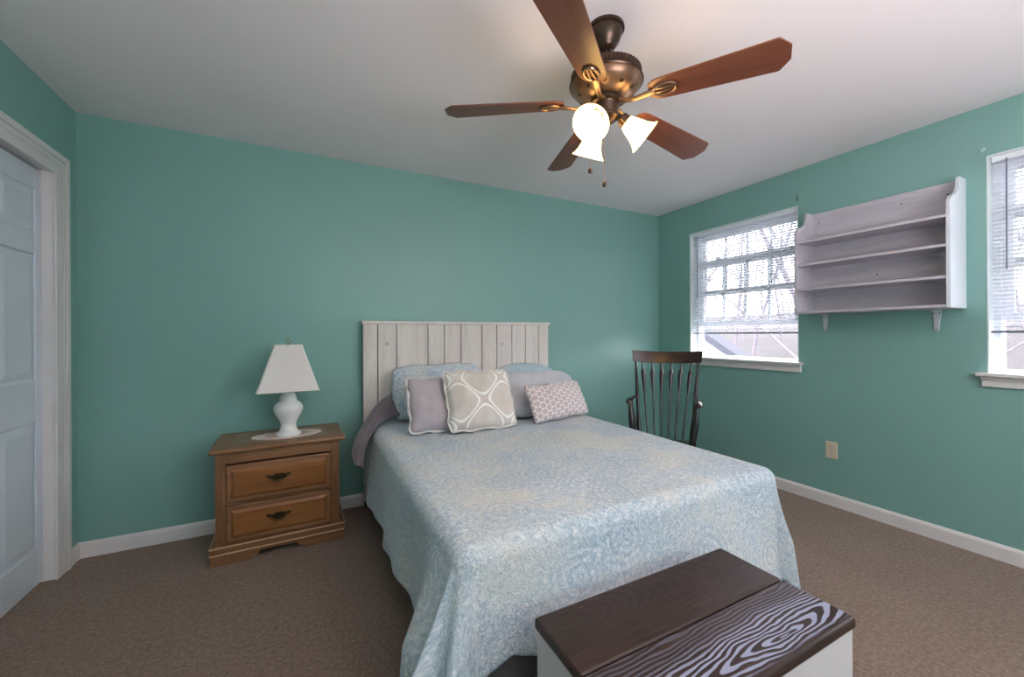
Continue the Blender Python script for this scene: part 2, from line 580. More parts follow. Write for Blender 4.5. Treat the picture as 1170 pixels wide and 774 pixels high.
# stiles and rails stand proud of six raised panels
rows = [(.19, .80), (1.005, 1.61), (1.72, 1.925)]
cols_ = [(.115, .37), (.475, .735)]
m = MB()
ys = [.004, cols_[0][0], cols_[0][1], cols_[1][0], cols_[1][1], DW - .005]
for a, b in ((ys[0], ys[1]), (ys[2], ys[3]), (ys[4], ys[5])):
    m.box(.010, .020, a, b, .012, DZ - .012)
zs = [.012, rows[0][0], rows[0][1], rows[1][0], rows[1][1], rows[2][0], rows[2][1], DZ - .012]
for a, b in ((ys[1], ys[2]), (ys[3], ys[4])):
    for k in (0, 2, 4, 6):
        m.box(.010, .020, a, b, zs[k], zs[k + 1])
m.build('stile_and_rail', m_door, door, bevel=.004)
for (a, b) in cols_:
    for (c, d) in rows:
        q, e = .008, .032
        vs = [(.010, a + q, c + q), (.010, b - q, c + q), (.010, b - q, d - q), (.010, a + q, d - q),
              (.0185, a + q + e, c + q + e), (.0185, b - q - e, c + q + e), (.0185, b - q - e, d - q - e), (.0185, a + q + e, d - q - e)]
        MB().add(vs, [(4, 5, 6, 7), (0, 1, 5, 4), (1, 2, 6, 5), (2, 3, 7, 6), (3, 0, 4, 7), (3, 2, 1, 0)]).build('raised_panel', m_door, door, smooth=False)
m = MB()
m.lathe([(.026, 0), (.026, .006), (.011, .010), (.010, .035), (.022, .042), (.028, .055), (.024, .066), (.008, .072)], 20, T(.02, .06, .95) @ R(PI / 2, 'Y'))
m.build('door_knob', m_bronze_lt, door)


# windows on the right wall
def window(idx, y0, y1):
    root = empty('window_%d' % idx, (XR, y0, WZ0), **S)
    W_, Hh = y1 - y0, WZ1 - WZ0
    # painted reveal lining
    m = MB()
    m.box(0.0, .105, -.001, .006, 0, Hh)
    m.box(0.0, .105, W_ - .006, W_ + .001, 0, Hh)
    m.box(0.0, .105, .006, W_ - .006, Hh - .006, Hh + .001)
    m.build('reveal_lining', m_reveal, root)
    # stool and apron
    m = MB()
    m.prism([(-.045, -.035), (0, -.035), (0, .001), (.105, .001), (.105, W_ - .001), (0, W_ - .001), (0, W_ + .035), (-.045, W_ + .035)], -.012, .008)
    sl = m.build('window_sill', m_trim, root, bevel=.004)
    m = MB()
    m.box(-.016, 0, -.018, W_ + .018, -.068, -.012)
    m.box(-.024, -.0165, -.022, W_ + .022, -.030, -.012)
    m.build('apron', m_trim, root, bevel=.003)
    # vinyl frame
    m = MB()
    F0, F1 = .085, .165
    m.box(F0, F1, 0, .032, 0, Hh); m.box(F0, F1, W_ - .032, W_, 0, Hh)
    m.box(F0, F1, .032, W_ - .032, Hh - .035, Hh); m.box(F0, F1, .032, W_ - .032, 0, .022)
    m.build('window_frame', m_vinyl, root, bevel=.003)

    def sash(z0, z1, x, th, name):
        m = MB()
        a, b = .032, W_ - .032
        st = .043
        m.box(x, x + th, a, a + st, z0, z1); m.box(x, x + th, b - st, b, z0, z1)
        m.box(x, x + th, a + st, b - st, z0, z0 + .042); m.box(x, x + th, a + st, b - st, z1 - .042, z1)
        o = m.build(name, m_vinyl, root, bevel=.003)
        ga, gb = a + st, b - st
        m = MB()
        for k in (1, 2, 3):
            yy = ga + (gb - ga) * k / 4
            m.box(x + .008, x + th - .008, yy - .009, yy + .009, z0 + .04, z1 - .04)
        zz = (z0 + z1) / 2
        m.box(x + .008, x + th - .008, ga, gb, zz - .009, zz + .009)
        m.build('muntin_grid', m_vinyl, o)
        MB().box(x + th / 2 - .002, x + th / 2 + .002, ga - .005, gb + .005, z0 + .035, z1 - .035).build('pane', m_glass, o, smooth=False)
        return o
    sash(1.565 - WZ0, 2.13 - WZ0, .128, .028, 'upper_sash')
    lo = sash(1.275 - WZ0, 1.885 - WZ0, .094, .028, 'lower_sash')
    for fy in (.27, .76):
        m = MB()
        m.box(.100, .120, fy * W_ - .028, fy * W_ + .028, .900, .908)
        m.tube([(.110, fy * W_ - .02, .912), (.104, fy * W_ + .028, .916)], [.009, .005], 8)
        m.build('sash_lock', m_bracket, lo)
    return root


for i, (a, b) in enumerate(wins):
    window(i + 1, a, b)


def blind(y0, y1, label):
    root = empty('window_blind', (XR + .045, (y0 + y1) / 2, WZ1), label=label, cat='blind', group='white slat blinds')
    hw = (y1 - y0) / 2 - .010
    MB().box(-.014, .014, -hw, hw, -.036, -.004).build('headrail', m_blind, root, bevel=.003)
    m = MB()
    z = -.052
    zb = 1.232 - WZ1
    while z > zb:
        # slightly crowned slat, tipped a little
        vs, fs = [], []
        for k in range(4):
            q = -1 + 2 * k / 3
            x = q * .0125
            zz = z + .0022 * (1 - q * q) - q * .0034
            vs += [(x, -hw, zz), (x, hw, zz), (x, hw, zz - .0006), (x, -hw, zz - .0006)]
        for k in range(3):
            a = k * 4
            fs += [(a, a + 1, a + 5, a + 4), (a + 3, a + 7, a + 6, a + 2)]
        fs += [(0, 3, 2, 1), (12, 13, 14, 15)]
        m.add(vs, fs)
        z -= .0213
    m.build('slats', m_blind, root, smooth=False)
    MB().box(-.013, .013, -hw - .003, hw + .003, 1.207 - WZ1, 1.220 - WZ1).build('bottom_rail', m_railgrey, root, bevel=.002)['label'] = 'bottom rail, backlit shade painted in grey'
    for q in (-.72, 0, .72):
        m = MB()
        for x in (-.0135, .0135):
            m.tube([(x, q * hw, -.036), (x, q * hw, 1.21 - WZ1)], .0008, 5)
        m.build('ladder_cord', m_blind, root)
    MB().tube([(-.022, hw - .055, -.03), (-.024, hw - .055, -.62)], .0035, 6).build('tilt_wand', m_railgrey, root)
    for q in (-.72, 0, .72):
        MB().box(-.0145, -.011, q * hw - .006, q * hw + .006, 1.205 - WZ1, 1.2235 - WZ1).build('cord_clip', m_blind, root)
    return root


blind(*wins[0], 'white horizontal slat blind in the window beside the dark rocking chair')
blind(*wins[1], 'white horizontal slat blind in the window cut by the right photo edge')

# unseen window added behind the camera to let in fill light
root = empty('window_3', ((FW[0] + FW[1]) / 2, YF, FW[2]), **S)
hw, hh = (FW[1] - FW[0]) / 2, FW[3] - FW[2]
m = MB()
for a in (-hw, hw - .04):
    m.box(a, a + .04, -.11, -.05, 0, hh)
for q in (0, hh - .05):
    m.box(-hw + .04, hw - .04, -.11, -.05, q, q + .05)
m.box(-.02, .02, -.11, -.05, .05, hh - .05)
m.build('window_frame', m_vinyl, root, bevel=.003)
MB().box(-hw, hw, -.082, -.078, .02, hh - .02).build('pane', m_glass, root, smooth=False)

# ------------------------------------------------------------------ bed
bed = empty('bed', (1.103, 1.98, 0), label='double bed with whitewashed plank headboard against the teal back wall', cat='bed')
BX, BY = 1.103, 1.98
bounds = [0.341, 0.442, 0.572, 0.801, 0.928, 1.061, 1.239, 1.368, 1.506, 1.633, 1.762, 1.863]
m = MB()
for i in range(11):
    a, b = bounds[i] - BX, bounds[i + 1] - BX
    m.box(a + .003, b - .003, 2.95 - BY, 2.972 - BY, .05, 1.292)
hb = m.build('headboard', m_whitewash, bed, bevel=.003)
m = MB()
m.box(bounds[0] - BX + .004, bounds[-1] - BX - .004, 2.975 - BY, 2.995 - BY, .3, 1.28)
m.box(bounds[0] - BX + .01, bounds[0] - BX + .07, 2.975 - BY, 3.01 - BY, 0, 1.28)
m.box(bounds[-1] - BX - .07, bounds[-1] - BX - .01, 2.975 - BY, 3.01 - BY, 0, 1.28)
m.build('backing_board', m_mattress, hb)
MB().box(bounds[0] - BX - .006, bounds[-1] - BX + .008, 2.935 - BY, 3.012 - BY, 1.290, 1.312).build('top_rail', m_whitewash, hb, bevel=.003)
rnd = random.Random(3)
for (kx_, kz_, r_) in ((.505, 1.15, .014), (1.42, 1.135, .011), (1.335, 1.09, .006), (1.06, .98, .005)):
    MB().lathe([(r_, 0), (r_ * .7, .0008), (r_ * .2, .001)], 10, T(kx_ - BX, 2.9495 - BY, kz_) @ R(PI / 2, 'X')).build('wood_knot', m_greypil, hb)

MX0, MX1, MY0, MY1 = .365, 1.835, 1.045, 2.93


def rounded_slab(x0, x1, y0, y1, z0, z1, r, name, mat, parent):
    poly = []
    for cx_, cy_, a0 in ((x1 - r, y1 - r, 0), (x0 + r, y1 - r, 90), (x0 + r, y0 + r, 180), (x1 - r, y0 + r, 270)):
        for k in range(7):
            a = math.radians(a0 + k * 15)
            poly.append((cx_ + r * math.cos(a), cy_ + r * math.sin(a)))
    return MB().prism(poly, z0, z1).build(name, mat, parent, bevel=.02, seg=3)


rounded_slab(MX0 - BX, MX1 - BX, MY0 - BY, MY1 - BY, .365, .60, .09, 'mattress', m_mattress, bed)
rounded_slab(MX0 - BX, MX1 - BX, MY0 - BY, MY1 - BY, .17, .36, .05, 'box_spring', m_mattress, bed)
m = MB()
m.box(MX0 - BX, MX1 - BX, MY0 + .05 - BY, MY0 + .09 - BY, .135, .168)
m.box(MX0 - BX, MX0 + .04 - BX, MY0 + .05 - BY, MY1 - BY, .135, .168)
m.box(MX1 - .04 - BX, MX1 - BX, MY0 + .05 - BY, MY1 - BY, .135, .168)
m.build('bed_frame', m_black, bed)
for x in (MX0 + .07, BX, MX1 - .07):
    for y in (MY0 + .1, MY1 - .3):
        MB().tube([(x - BX, y - BY, .0), (x - BX, y - BY, .15)], .02, 10).build('leg', m_black, bed)

# quilt: a sheet draped over the mattress
QX0, QX1, QY0, QY1, QZ = .352, 1.852, 1.03, 2.90, .618
OV = .355
RR = .055


def drape(s, t_):
    """cloth coordinates (s across, t along) -> world point"""
    cx_, cy_ = min(max(s, QX0 + RR), QX1 - RR), min(max(t_, QY0 + RR), 9)
    ox, oy = s - cx_, t_ - cy_
    L = math.hypot(ox, oy)
    hump = .012 * noise.noise(Vector((s * 2.2, t_ * 1.7, 0))) + .005 * noise.noise(Vector((s * 7, t_ * 6, 3)))
    if L < 1e-6:
        e = min((s - QX0 - RR), (QX1 - RR - s), (t_ - QY0 - RR)) 
        return Vector((s, t_, QZ + hump * min(1, max(0, e) / .1)))
    dx, dy = ox / L, oy / L
    ang = math.atan2(dy, dx)
    arc = RR * PI / 2
    if L < arc:
        a = L / RR
        out, dz = RR * math.sin(a), RR * (1 - math.cos(a))
        drop = 0
    else:
        drop = L - arc
        corner = abs(math.sin(2 * ang))      # 1 at the middle of a corner
        flare = .08 + (.30 if dx < 0 else .06) * corner
        out, dz = RR + drop * flare, RR + drop * math.sqrt(1 - flare * flare * .8)
        g = min(1, drop / .25)
        # folds: strong around the corners, soft along the sides
        out += g * g * corner ** .6 * .032 * math.sin(ang * 11 + .6)
        if dx < -.9:
            out += g * (.085 * math.exp(-((cy_ - 1.14) / .12) ** 2) * (1 if cy_ > 1.09 else .9) - .02 * math.exp(-((cy_ - 1.42) / .1) ** 2))
        if abs(dx) > .97:
            out += g * (.011 * math.sin(cy_ * 10.5 + 1) + .008 * math.sin(cy_ * 23))
        if abs(dy) > .97:
            out += g * (.010 * math.sin(cx_ * 9.3 + .4) + .005 * math.sin(cx_ * 21))
    return Vector((cx_ + dx * out, cy_ + dy * out, QZ - dz))


def make_quilt():
    m = MB()
    nx, ny = 230, 230
    vs, uv, keep = [], [], {}
    s0, s1, t0, t1 = QX0 - OV - .035, QX1 + OV - .02, QY0 - OV + .035, QY1
    for j in range(ny + 1):
        for i in range(nx + 1):
            s = s0 + (s1 - s0) * i / nx
            tt = t0 + (t1 - t0) * j / ny
            # scalloped hem: pull boundary points in
            e = 1 - min(i, nx - i, j) / 14
            if e > 0:
                sc_s = .018 * abs(math.sin(tt * 2 * PI / .9))
                sc_t = .034 * abs(math.sin((s - .52) * PI / .36)) ** .8 + .12 * min(1, max(0, (s - .9) / .3))
                if i < 14: s -= (sc_s - .02) * (1 - i / 14)
                if nx - i < 14: s += (sc_s - .02) * (1 - (nx - i) / 14)
                if j < 14: tt -= (sc_t - .02) * (1 - j / 14)
            # round the two cloth corners at the foot
            rc = .16
            for sx_, lim in ((-1, s0 + rc),):
                if (s - lim) * sx_ > 0 and tt < t0 + rc:
                    vx, vy = s - lim, tt - (t0 + rc)
                    k = max(abs(vx), abs(vy))
                    l_ = math.hypot(vx, vy)
                    if l_ > 1e-6:
                        f_ = k / l_
                        f_ = 1 - (1 - f_) * min(1, k / rc)
                        s, tt = lim + vx * f_, t0 + rc + vy * f_
            vs.append(drape(s, tt))
            uv.append((s, tt))
    fs = []
    for j in range(ny):
        for i in range(nx):
            a = j * (nx + 1) + i
            fs.append((a, a + 1, a + nx + 2, a + nx + 1))
    m.add(vs, fs)
    m.uv = uv
    o = m.build('quilt', m_quilt, None, angle=180)
    so = o.modifiers.new('thickness', 'SOLIDIFY')
    so.thickness = .008
    so.offset = -1
    return tag(o, 'pale blue and cream paisley quilt spread over the bed', 'quilt')


make_quilt()

# blanket fold slipping off the left side near the headboard
def make_blanket():
    """a folded strip from behind the pillows, over the left edge, ending in a low tip"""
    outer = [(.56, 2.88, .815), (.502, 2.85, .801), (.419, 2.80, .760), (.339, 2.70, .692), (.276, 2.60, .631), (.231, 2.50, .576), (.215, 2.44, .530), (.238, 2.36, .492)]
    inner = [(.60, 2.76, .66), (.50, 2.70, .675), (.40, 2.61, .660), (.325, 2.51, .615), (.285, 2.42, .570), (.270, 2.38, .53), (.262, 2.35, .505), (.262, 2.34, .485)]
    def cat(P, u):
        n = len(P) - 1
        i = min(int(u * n), n - 1)
        f = u * n - i
        p = [Vector(P[max(0, min(n, i + q))]) for q in (-1, 0, 1, 2)]
        return .5 * ((2 * p[1]) + (p[2] - p[0]) * f + (2 * p[0] - 5 * p[1] + 4 * p[2] - p[3]) * f * f + (3 * p[1] - p[0] - 3 * p[2] + p[3]) * f ** 3)
    n, k = 40, 14
    vs, fs = [], []
    for i in range(n + 1):
        u = i / n
        a, b = cat(outer, u), cat(inner, u)
        # a closed cross-section: crown over the top, back side tucked behind
        back = a + Vector((.03, .05, -.05))
        for j in range(k):
            t_ = j / (k - 1)
            if t_ < .7:
                q = t_ / .7
                p = b.lerp(a, q)
                bulge = math.sin(q * PI) * (.022 + .008 * math.sin(u * 13))
                ridge = .006 * math.sin(q * 15 + u * 4)
                p += Vector((-.6, -.6, .5)).normalized() * (bulge + ridge)
            else:
                q = (t_ - .7) / .3
                p = a.lerp(b + Vector((.03, .06, -.03)), q) if q > .99 else a.lerp(back, q)
            vs.append(p)
    for i in range(n):
        for j in range(k):
            a, b = i * k + j, i * k + (j + 1) % k
            fs.append((a, b, b + k, a + k))
    fs += [tuple(range(k)), tuple(n * k + j for j in range(k))[::-1]]
    o = MB().add(vs, fs).build('blanket', m_blanket, None, angle=180)
    sb = o.modifiers.new('smooth', 'SUBSURF')
    sb.levels = sb.render_levels = 1
    return tag(o, 'taupe grey blanket folded back over the bed edge by the nightstand', 'blanket')


make_blanket()


def pillow(name, mat, w_, h_, d_, base, yaw, lean, roll, label, group='pillows on the bed', pinch=.06, trim=None, seed=0, sag=0, puff=2.4, flange=0, rnd_=.10):
    """upright cushion: local x = width, z = height, y = thickness; base = centre of the lower edge"""
    n = 26
    vs, fs = [], []
    rn = random.Random(seed)
    ox, oy = rn.random() * 9, rn.random() * 9
    def outline(u, v_):
        # corners stay pointed, sides bow inwards
        u0, v0 = u, v_
        u = u0 * math.sqrt(1 - rnd_ * v0 ** 6)
        v_ = v0 * math.sqrt(1 - rnd_ * u0 ** 6)
        x = u * w_ / 2 * (1 - pinch * (1 - v_ * v_) * (abs(u) ** 3))
        z = v_ * h_ / 2 * (1 - pinch * (1 - u * u) * (abs(v_) ** 3))
        z -= sag * (1 - u * u) * max(0, v_)
        x += .008 * noise.noise(Vector((v_ * 2.5 + ox, u, 1))) * abs(u)
        z += .010 * noise.noise(Vector((u * 2.5 + oy, v_, 2))) * abs(v_)
        return x, z
    for side in (-1, 1):
        for j in range(n + 1):
            for i in range(n + 1):
                u, v_ = -1 + 2 * i / n, -1 + 2 * j / n
                x, z = outline(u, v_)
                th = max(0, (1 - abs(u) ** puff)) ** .55 * max(0, (1 - abs(v_) ** puff)) ** .55
                wr = .012 * noise.noise(Vector((x * 9 + ox, z * 5 + oy, side * 2))) + .008 * noise.noise(Vector((x * 22 + ox, z * 14, side)))
                y = side * (d_ / 2 * th * (1 + .12 * (-v_)) + wr * th)
                vs.append((x, y, z + h_ / 2))
    N = (n + 1) ** 2
    for sd in (0, 1):
        for j in range(n):
            for i in range(n):
                a = sd * N + j * (n + 1) + i
                q = (a, a + 1, a + n + 2, a + n + 1)
                fs.append(q if sd == 0 else q[::-1])
    edge = [(i, 0) for i in range(n)] + [(n, j) for j in range(n)] + [(i, n) for i in range(n, 0, -1)] + [(0, j) for j in range(n, 0, -1)]
    idx = [j * (n + 1) + i for i, j in edge]
    for k in range(len(idx)):
        a, b = idx[k], idx[(k + 1) % len(idx)]
        fs.append((a, b, b + N, a + N))
    M = T(*base) @ R(yaw, 'Z') @ R(lean, 'X') @ R(roll, 'Y')
    mb = MB()
    mb.add(vs, fs)
    o = mb.build(name, mat, None, angle=180)
    wd = o.modifiers.new('weld', 'WELD')
    wd.merge_threshold = .0004
    o.matrix_world = M
    if trim:
        loop = []
        for k, (i, j) in enumerate(edge):
            u, v_ = -1 + 2 * i / n, -1 + 2 * j / n
            x, z = outline(u, v_)
            loop.append((x, 0, z + h_ / 2))
        # wavy flat frill round the seam
        vs2, fs2 = [], []
        c0 = Vector((0, 0, h_ / 2))
        L = len(loop)
        for k, p in enumerate(loop):
            p = Vector(p)
            d = (p - c0).normalized()
            wv_ = .007 * math.sin(k * 1.1 + seed) + .004 * math.sin(k * 2.3)
            q = p + d * flange * (1 + .25 * math.sin(k * .9 + seed))
            vs2 += [p - d * .004 + Vector((0, -.003, 0)), p - d * .004 + Vector((0, .003, 0)), q + Vector((0, wv_ + .002, 0)), q + Vector((0, wv_ - .002, 0))]
        for k in range(L):
            a, b = k * 4, ((k + 1) % L) * 4
            for r0, r1 in ((0, 1), (1, 2), (2, 3), (3, 0)):
                fs2.append((a + r0, b + r0, b + r1, a + r1))
        tr_ = MB().add(vs2, fs2).build('frayed_trim', trim, o, angle=60)
        tr_['label'] = 'pale frayed edge'
    return tag(o, label, 'pillow', group)


d2r = math.radians
BZ = .622
pillow('pillow', m_sham, .66, .395, .17, (.835, 2.74, BZ), d2r(-3), d2r(-16), d2r(-1), 'pale blue quilted sham against the left half of the headboard', seed=1, pinch=.02, rnd_=.2)
pillow('pillow', m_sham2, .68, .37, .19, (1.565, 2.78, BZ - .02), d2r(3), d2r(-14), d2r(2), 'blue pillow mostly hidden behind the big silver grey pillow', seed=2, pinch=.02, sag=-.02, rnd_=.6)
pillow('pillow', m_lightpil, .66, .38, .18, (1.565, 2.47, BZ), d2r(0), d2r(-38), d2r(0), 'large silver grey pillow behind the patterned lumbar pillow', seed=4, pinch=.02, rnd_=.3)
pillow('pillow', m_greypil, .42, .35, .14, (.745, 2.37, BZ), d2r(0), d2r(-26), d2r(1), 'plain mauve grey square cushion with frayed edge at far left', seed=5, trim=m_fringe, flange=.012)
pillow('pillow', m_trellis, .44, .385, .15, (.965, 2.26, BZ + .01), d2r(-2), d2r(-25), d2r(0), 'beige cushion with white trellis pattern in the middle of the bed', seed=6, trim=m_fringe, flange=.012, pinch=.05)
pillow('pillow', m_hex, .53, .27, .13, (1.575, 2.30, BZ + .005), d2r(9), d2r(-27), d2r(-1), 'small mauve lumbar pillow with white hexagon pattern at the right', seed=8, pinch=.06)

# ------------------------------------------------------------------ nightstand
NS = empty('nightstand', (-.463, 2.572, 0), d2r(1.2), label='two drawer honey oak nightstand left of the bed', cat='nightstand')
NW, ND, NH = .655, .42, .612
# local: x 0..NW, y 0..ND (back), z
m = MB()
for a in (.026, NW - .046):
    MB().box(a, a + .020, .03, ND - .01, .09, NH - .028).build('side_panel', m_oak_z, NS, bevel=.002)
MB().box(.046, NW - .046, ND - .03, ND - .015, .06, NH - .03).build('back_panel', m_oak_z, NS)
top = MB()
top.box(0, NW + .004, -.008, ND, NH - .024, NH)
top = top.build('top_board', m_oak_x, NS, bevel=.008, seg=3)
m = MB()
m.box(.095, NW - .095, .075, ND - .06, NH - .0005, NH + .0012)
m.build('inlaid_top_panel', wood('grey_worn_oak', srgb(106, 76, 56), srgb(138, 106, 80), srgb(164, 136, 110), 'X', 1.5, .35), top)
for a, b in ((.026, .072), (NW - .072, NW - .026)):
    m = MB()
    m.box(a, b, .016, .04, .09, NH - .024)
    c_ = (a + b) / 2
    for q in (-.010, 0, .010):
        m.tube([(c_ + q, .0165, .115), (c_ + q, .0165, NH - .06)], .004, 6)
    m.build('front_post', m_oak_z, NS, bevel=.002)
for a, b in ((NH - .085, NH - .024), (.302, .318), (.09, .112)):
    MB().box(.07, NW - .07, .022, .04, a, b).build('front_rail', m_oak_x, NS, bevel=.002)
# plinth: front board with cut-out, two side boards
def plinth_poly():
    p = [(0, 0), (.19, 0), (.197, .012), (.207, .018), (.216, .022), (.222, .038), (.40, .038), (.408, .022), (.418, .016), (.43, .010), (.437, 0), (NW - .006, 0), (NW - .006, .098), (0, .098)]
    return p
m = MB()
m.prism([(x + .004, y) for x, y in plinth_poly()], 0, .02, T(0, .022, 0) @ R(PI / 2, 'X'))
m.box(.004, .022, .022, ND - .005, 0, .098)
m.box(NW - .020, NW - .002, .022, ND - .005, 0, .098)
pb = m.build('plinth', m_oak_x, NS, bevel=.002)
m = MB()
for zz in (.058, .094):
    m.tube([(0.002, .002, zz), (NW, .002, zz)], .0045, 6)
    m.tube([(NW, .002, zz), (NW, ND - .005, zz)], .0045, 6)
    m.tube([(.002, .002, zz), (.002, ND - .005, zz)], .0045, 6)
m.build('moulding', wood('worn_oak_edge', srgb(160, 120, 86), srgb(190, 152, 116), srgb(210, 178, 146), 'X', 1.5, .4), pb)


def drawer(z0, z1):
    dr = MB()
    a, b = .074, NW - .100 + .026
    dr.box(a, b, .004, .03, z0, z1)
    dr.box(a + .02, b - .02, .03, ND - .06, z0 + .015, z1 - .02)
    d = dr.build('drawer', m_oak_x, NS, bevel=.006, seg=3)
    # raised bevelled field
    e, q = .022, .014
    vs = [(a + e, .0035, z0 + e), (b - e, .0035, z0 + e), (b - e, .0035, z1 - e), (a + e, .0035, z1 - e),
          (a + e + q, -.006, z0 + e + q), (b - e - q, -.006, z0 + e + q), (b - e - q, -.006, z1 - e - q), (a + e + q, -.006, z1 - e - q)]
    MB().add(vs, [(4, 5, 6, 7), (0, 1, 5, 4), (1, 2, 6, 5), (2, 3, 7, 6), (3, 0, 4, 7), (3, 2, 1, 0)]).build('drawer_field', m_oak_panel, d, smooth=False)
    cx_, cz_ = (a + b) / 2 - .01, (z0 + z1) / 2 + .006
    half = [(0, -.024), (.012, -.026), (.020, -.018), (.030, -.012), (.040, -.004), (.052, .002), (.060, .012), (.056, .020), (.046, .018), (.036, .012), (.026, .014), (.014, .022), (0, .020)]
    poly = [(x, y) for x, y in half] + [(-x, y) for x, y in half[::-1][1:-1]]
    hd = MB().prism(poly, 0, .004, T(cx_, -.006, cz_) @ R(PI / 2, 'X')).build('handle', m_brass, d, bevel=.001)
    m = MB()
    pts = [(cx_ + .038 * math.cos(t_), -.012 - .016 * math.sin(t_) ** .5 if math.sin(t_) > 0 else -.012, cz_ + .008 - .022 * max(0, math.sin(t_))) for t_ in [PI * k / 12 for k in range(13)]]
    m.tube(pts, [.0028 + .0018 * math.sin(PI * k / 12) for k in range(13)], 8)
    for q in (-1, 1):
        m.lathe([(.007, 0), (.007, .004), (.004, .01), (.001, .013)], 10, T(cx_ + q * .038, -.010, cz_ + .008) @ R(PI / 2, 'X'))
    m.build('bail', m_brass, hd)


drawer(.322, .520)
drawer(.112, .302)

# doily and lamp
def oval(n, a, b, sc_=0, k=1):
    return [(a * math.cos(2 * PI * i / n) * (1 + sc_ * math.cos(2 * PI * i / n * k)), b * math.sin(2 * PI * i / n) * (1 + sc_ * math.cos(2 * PI * i / n * k))) for i in range(n)]
dz = NH + .0018
do = empty('doily', (-.112, 2.775, dz), d2r(4), label='oval cream and pink lace doily under the table lamp', cat='doily')
n = 160
pin, pout = oval(n, .12, .066), oval(n, .182, .108, .035, 20)
vs = [(x, y, 0.0) for x, y in pin] + [(x, y, .0) for x, y in pout] + [(x, y, .0025) for x, y in pin] + [(x, y, .0025) for x, y in pout]
fs = []
for i in range(n):
    j = (i + 1) % n
    fs += [(i, j, j + n, i + n), (i + 2 * n, i + 3 * n, j + 3 * n, j + 2 * n), (i + n, j + n, j + 3 * n, i + 3 * n), (i, i + 2 * n, j + 2 * n, j)]
MB().add(vs, fs).build('lace_border', m_lace, do)
MB().prism(oval(80, .121, .067), 0, .0015).build('lace_centre', m_lacec, do)

lamp = empty('table_lamp', (-.105, 2.765, dz + .003), label='white ceramic table lamp with square ivory shade on the nightstand', cat='lamp')
prof = [(.02, 0), (.068, .0), (.070, .008), (.060, .018), (.050, .026), (.043, .045), (.041, .062), (.048, .085), (.062, .110), (.074, .132), (.080, .155), (.078, .172), (.066, .190), (.050, .202),
        (.044, .206), (.044, .210), (.050, .213), (.050, .218), (.044, .222), (.042, .235), (.036, .246), (.034, .252), (.022, .258), (.012, .262)]
MB().lathe(prof, 40).build('lamp_base', m_ceramic, lamp)
MB().lathe([(.012, .255), (.014, .262), (.014, .30), (.010, .302)], 14).build('socket', m_gold, lamp)
MB().lathe([(.008, .30), (.02, .315), (.03, .345), (.026, .37), (.01, .385)], 16).build('bulb', m_ceramic, lamp)
m = MB()
m.tube([(-.02, 0, .262), (-.055, 0, .33), (-.055, 0, .46), (-.012, 0, .535), (0, 0, .54)], .002, 6)
m.tube([(.02, 0, .262), (.055, 0, .33), (.055, 0, .46), (.012, 0, .535), (0, 0, .54)], .002, 6)
m.tube([(-.075, 0, .536), (.075, 0, .536)], .0015, 6)
m.tube([(0, -.065, .536), (0, .065, .536)], .0015, 6)
m.build('harp', m_gold, lamp)
m = MB()
m.lathe([(.006, .540), (.004, .548), (.002, .552)], 10)
m.tube([(.013 * math.cos(a), 0, .562 + .013 * math.sin(a)) for a in [2 * PI * k / 16 for k in range(17)]], .002, 6)
m.build('finial', m_gold, lamp)
# tapered square shade, softly cut corners, open top and bottom with thickness
def sq(hx, hy, r):
    return [(hx - r, -hy), (hx, -hy + r), (hx, hy - r), (hx - r, hy), (-hx + r, hy), (-hx, hy - r), (-hx, -hy + r), (-hx + r, -hy)]
zb_, zt_ = .272, .538
lo, hi = sq(.160, .135, .008), sq(.074, .065, .006)
vs = [(x, y, zb_) for x, y in lo] + [(x, y, zt_) for x, y in hi]
vs += [(x * .98, y * .98, zb_) for x, y in lo] + [(x * .97, y * .97, zt_) for x, y in hi]
fs = []
for i in range(8):
    j = (i + 1) % 8
    fs += [(i, j, j + 8, i + 8), (i + 16, i + 24, j + 24, j + 16), (i, i + 16, j + 16, j), (i + 8, j + 8, j + 24, i + 24)]
sh = MB().add(vs, fs).build('lamp_shade', m_shade, lamp, smooth=False)
sh.rotation_euler.z = d2r(3)
for P_, zz in ((lo, zb_), (hi, zt_)):
    MB().tube([(x * 1.002, y * 1.002, zz) for x, y in P_ + P_[:1]], .0025, 6).build('shade_trim', m_shade, sh)

# ------------------------------------------------------------------ storage bench
bx0, bx1, by0, by1, bz = .526, 1.275, .523, .912, .470
bench = empty('storage_bench', ((bx0 + bx1) / 2, (by0 + by1) / 2, 0), label='white storage bench with dark stained plank lid at the foot of the bed', cat='bench')
cxb, cyb = (bx0 + bx1) / 2, (by0 + by1) / 2
ysp = .708
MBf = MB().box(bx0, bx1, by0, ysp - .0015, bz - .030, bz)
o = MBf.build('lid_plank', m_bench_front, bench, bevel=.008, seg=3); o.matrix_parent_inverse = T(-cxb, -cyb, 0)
o['label'] = 'front plank with pale glare painted along its bold grain'
o = MB().box(bx0, bx1, ysp + .0015, by1, bz - .030, bz).build('lid_plank', m_bench_back, bench, bevel=.008, seg=3); o.matrix_parent_inverse = T(-cxb, -cyb, 0)
o['label'] = 'rear plank, plain dark brown'
m = MB()
i_ = .006
m.box(bx0 + i_, bx1 - i_, by0 + i_, by0 + i_ + .018, .02, bz - .031)
m.box(bx0 + i_, bx1 - i_, by1 - i_ - .018, by1 - i_, .02, bz - .031)
m.box(bx0 + i_, bx0 + i_ + .018, by0 + i_ + .018, by1 - i_ - .018, .02, bz - .031)
m.box(bx1 - i_ - .018, bx1 - i_, by0 + i_ + .018, by1 - i_ - .018, .02, bz - .031)
m.box(bx0 + .002, bx1 - .002, by0 + .002, by1 - .002, .0, .06)
o = m.build('box_body', m_bench_body, bench, bevel=.002); o.matrix_parent_inverse = T(-cxb, -cyb, 0)
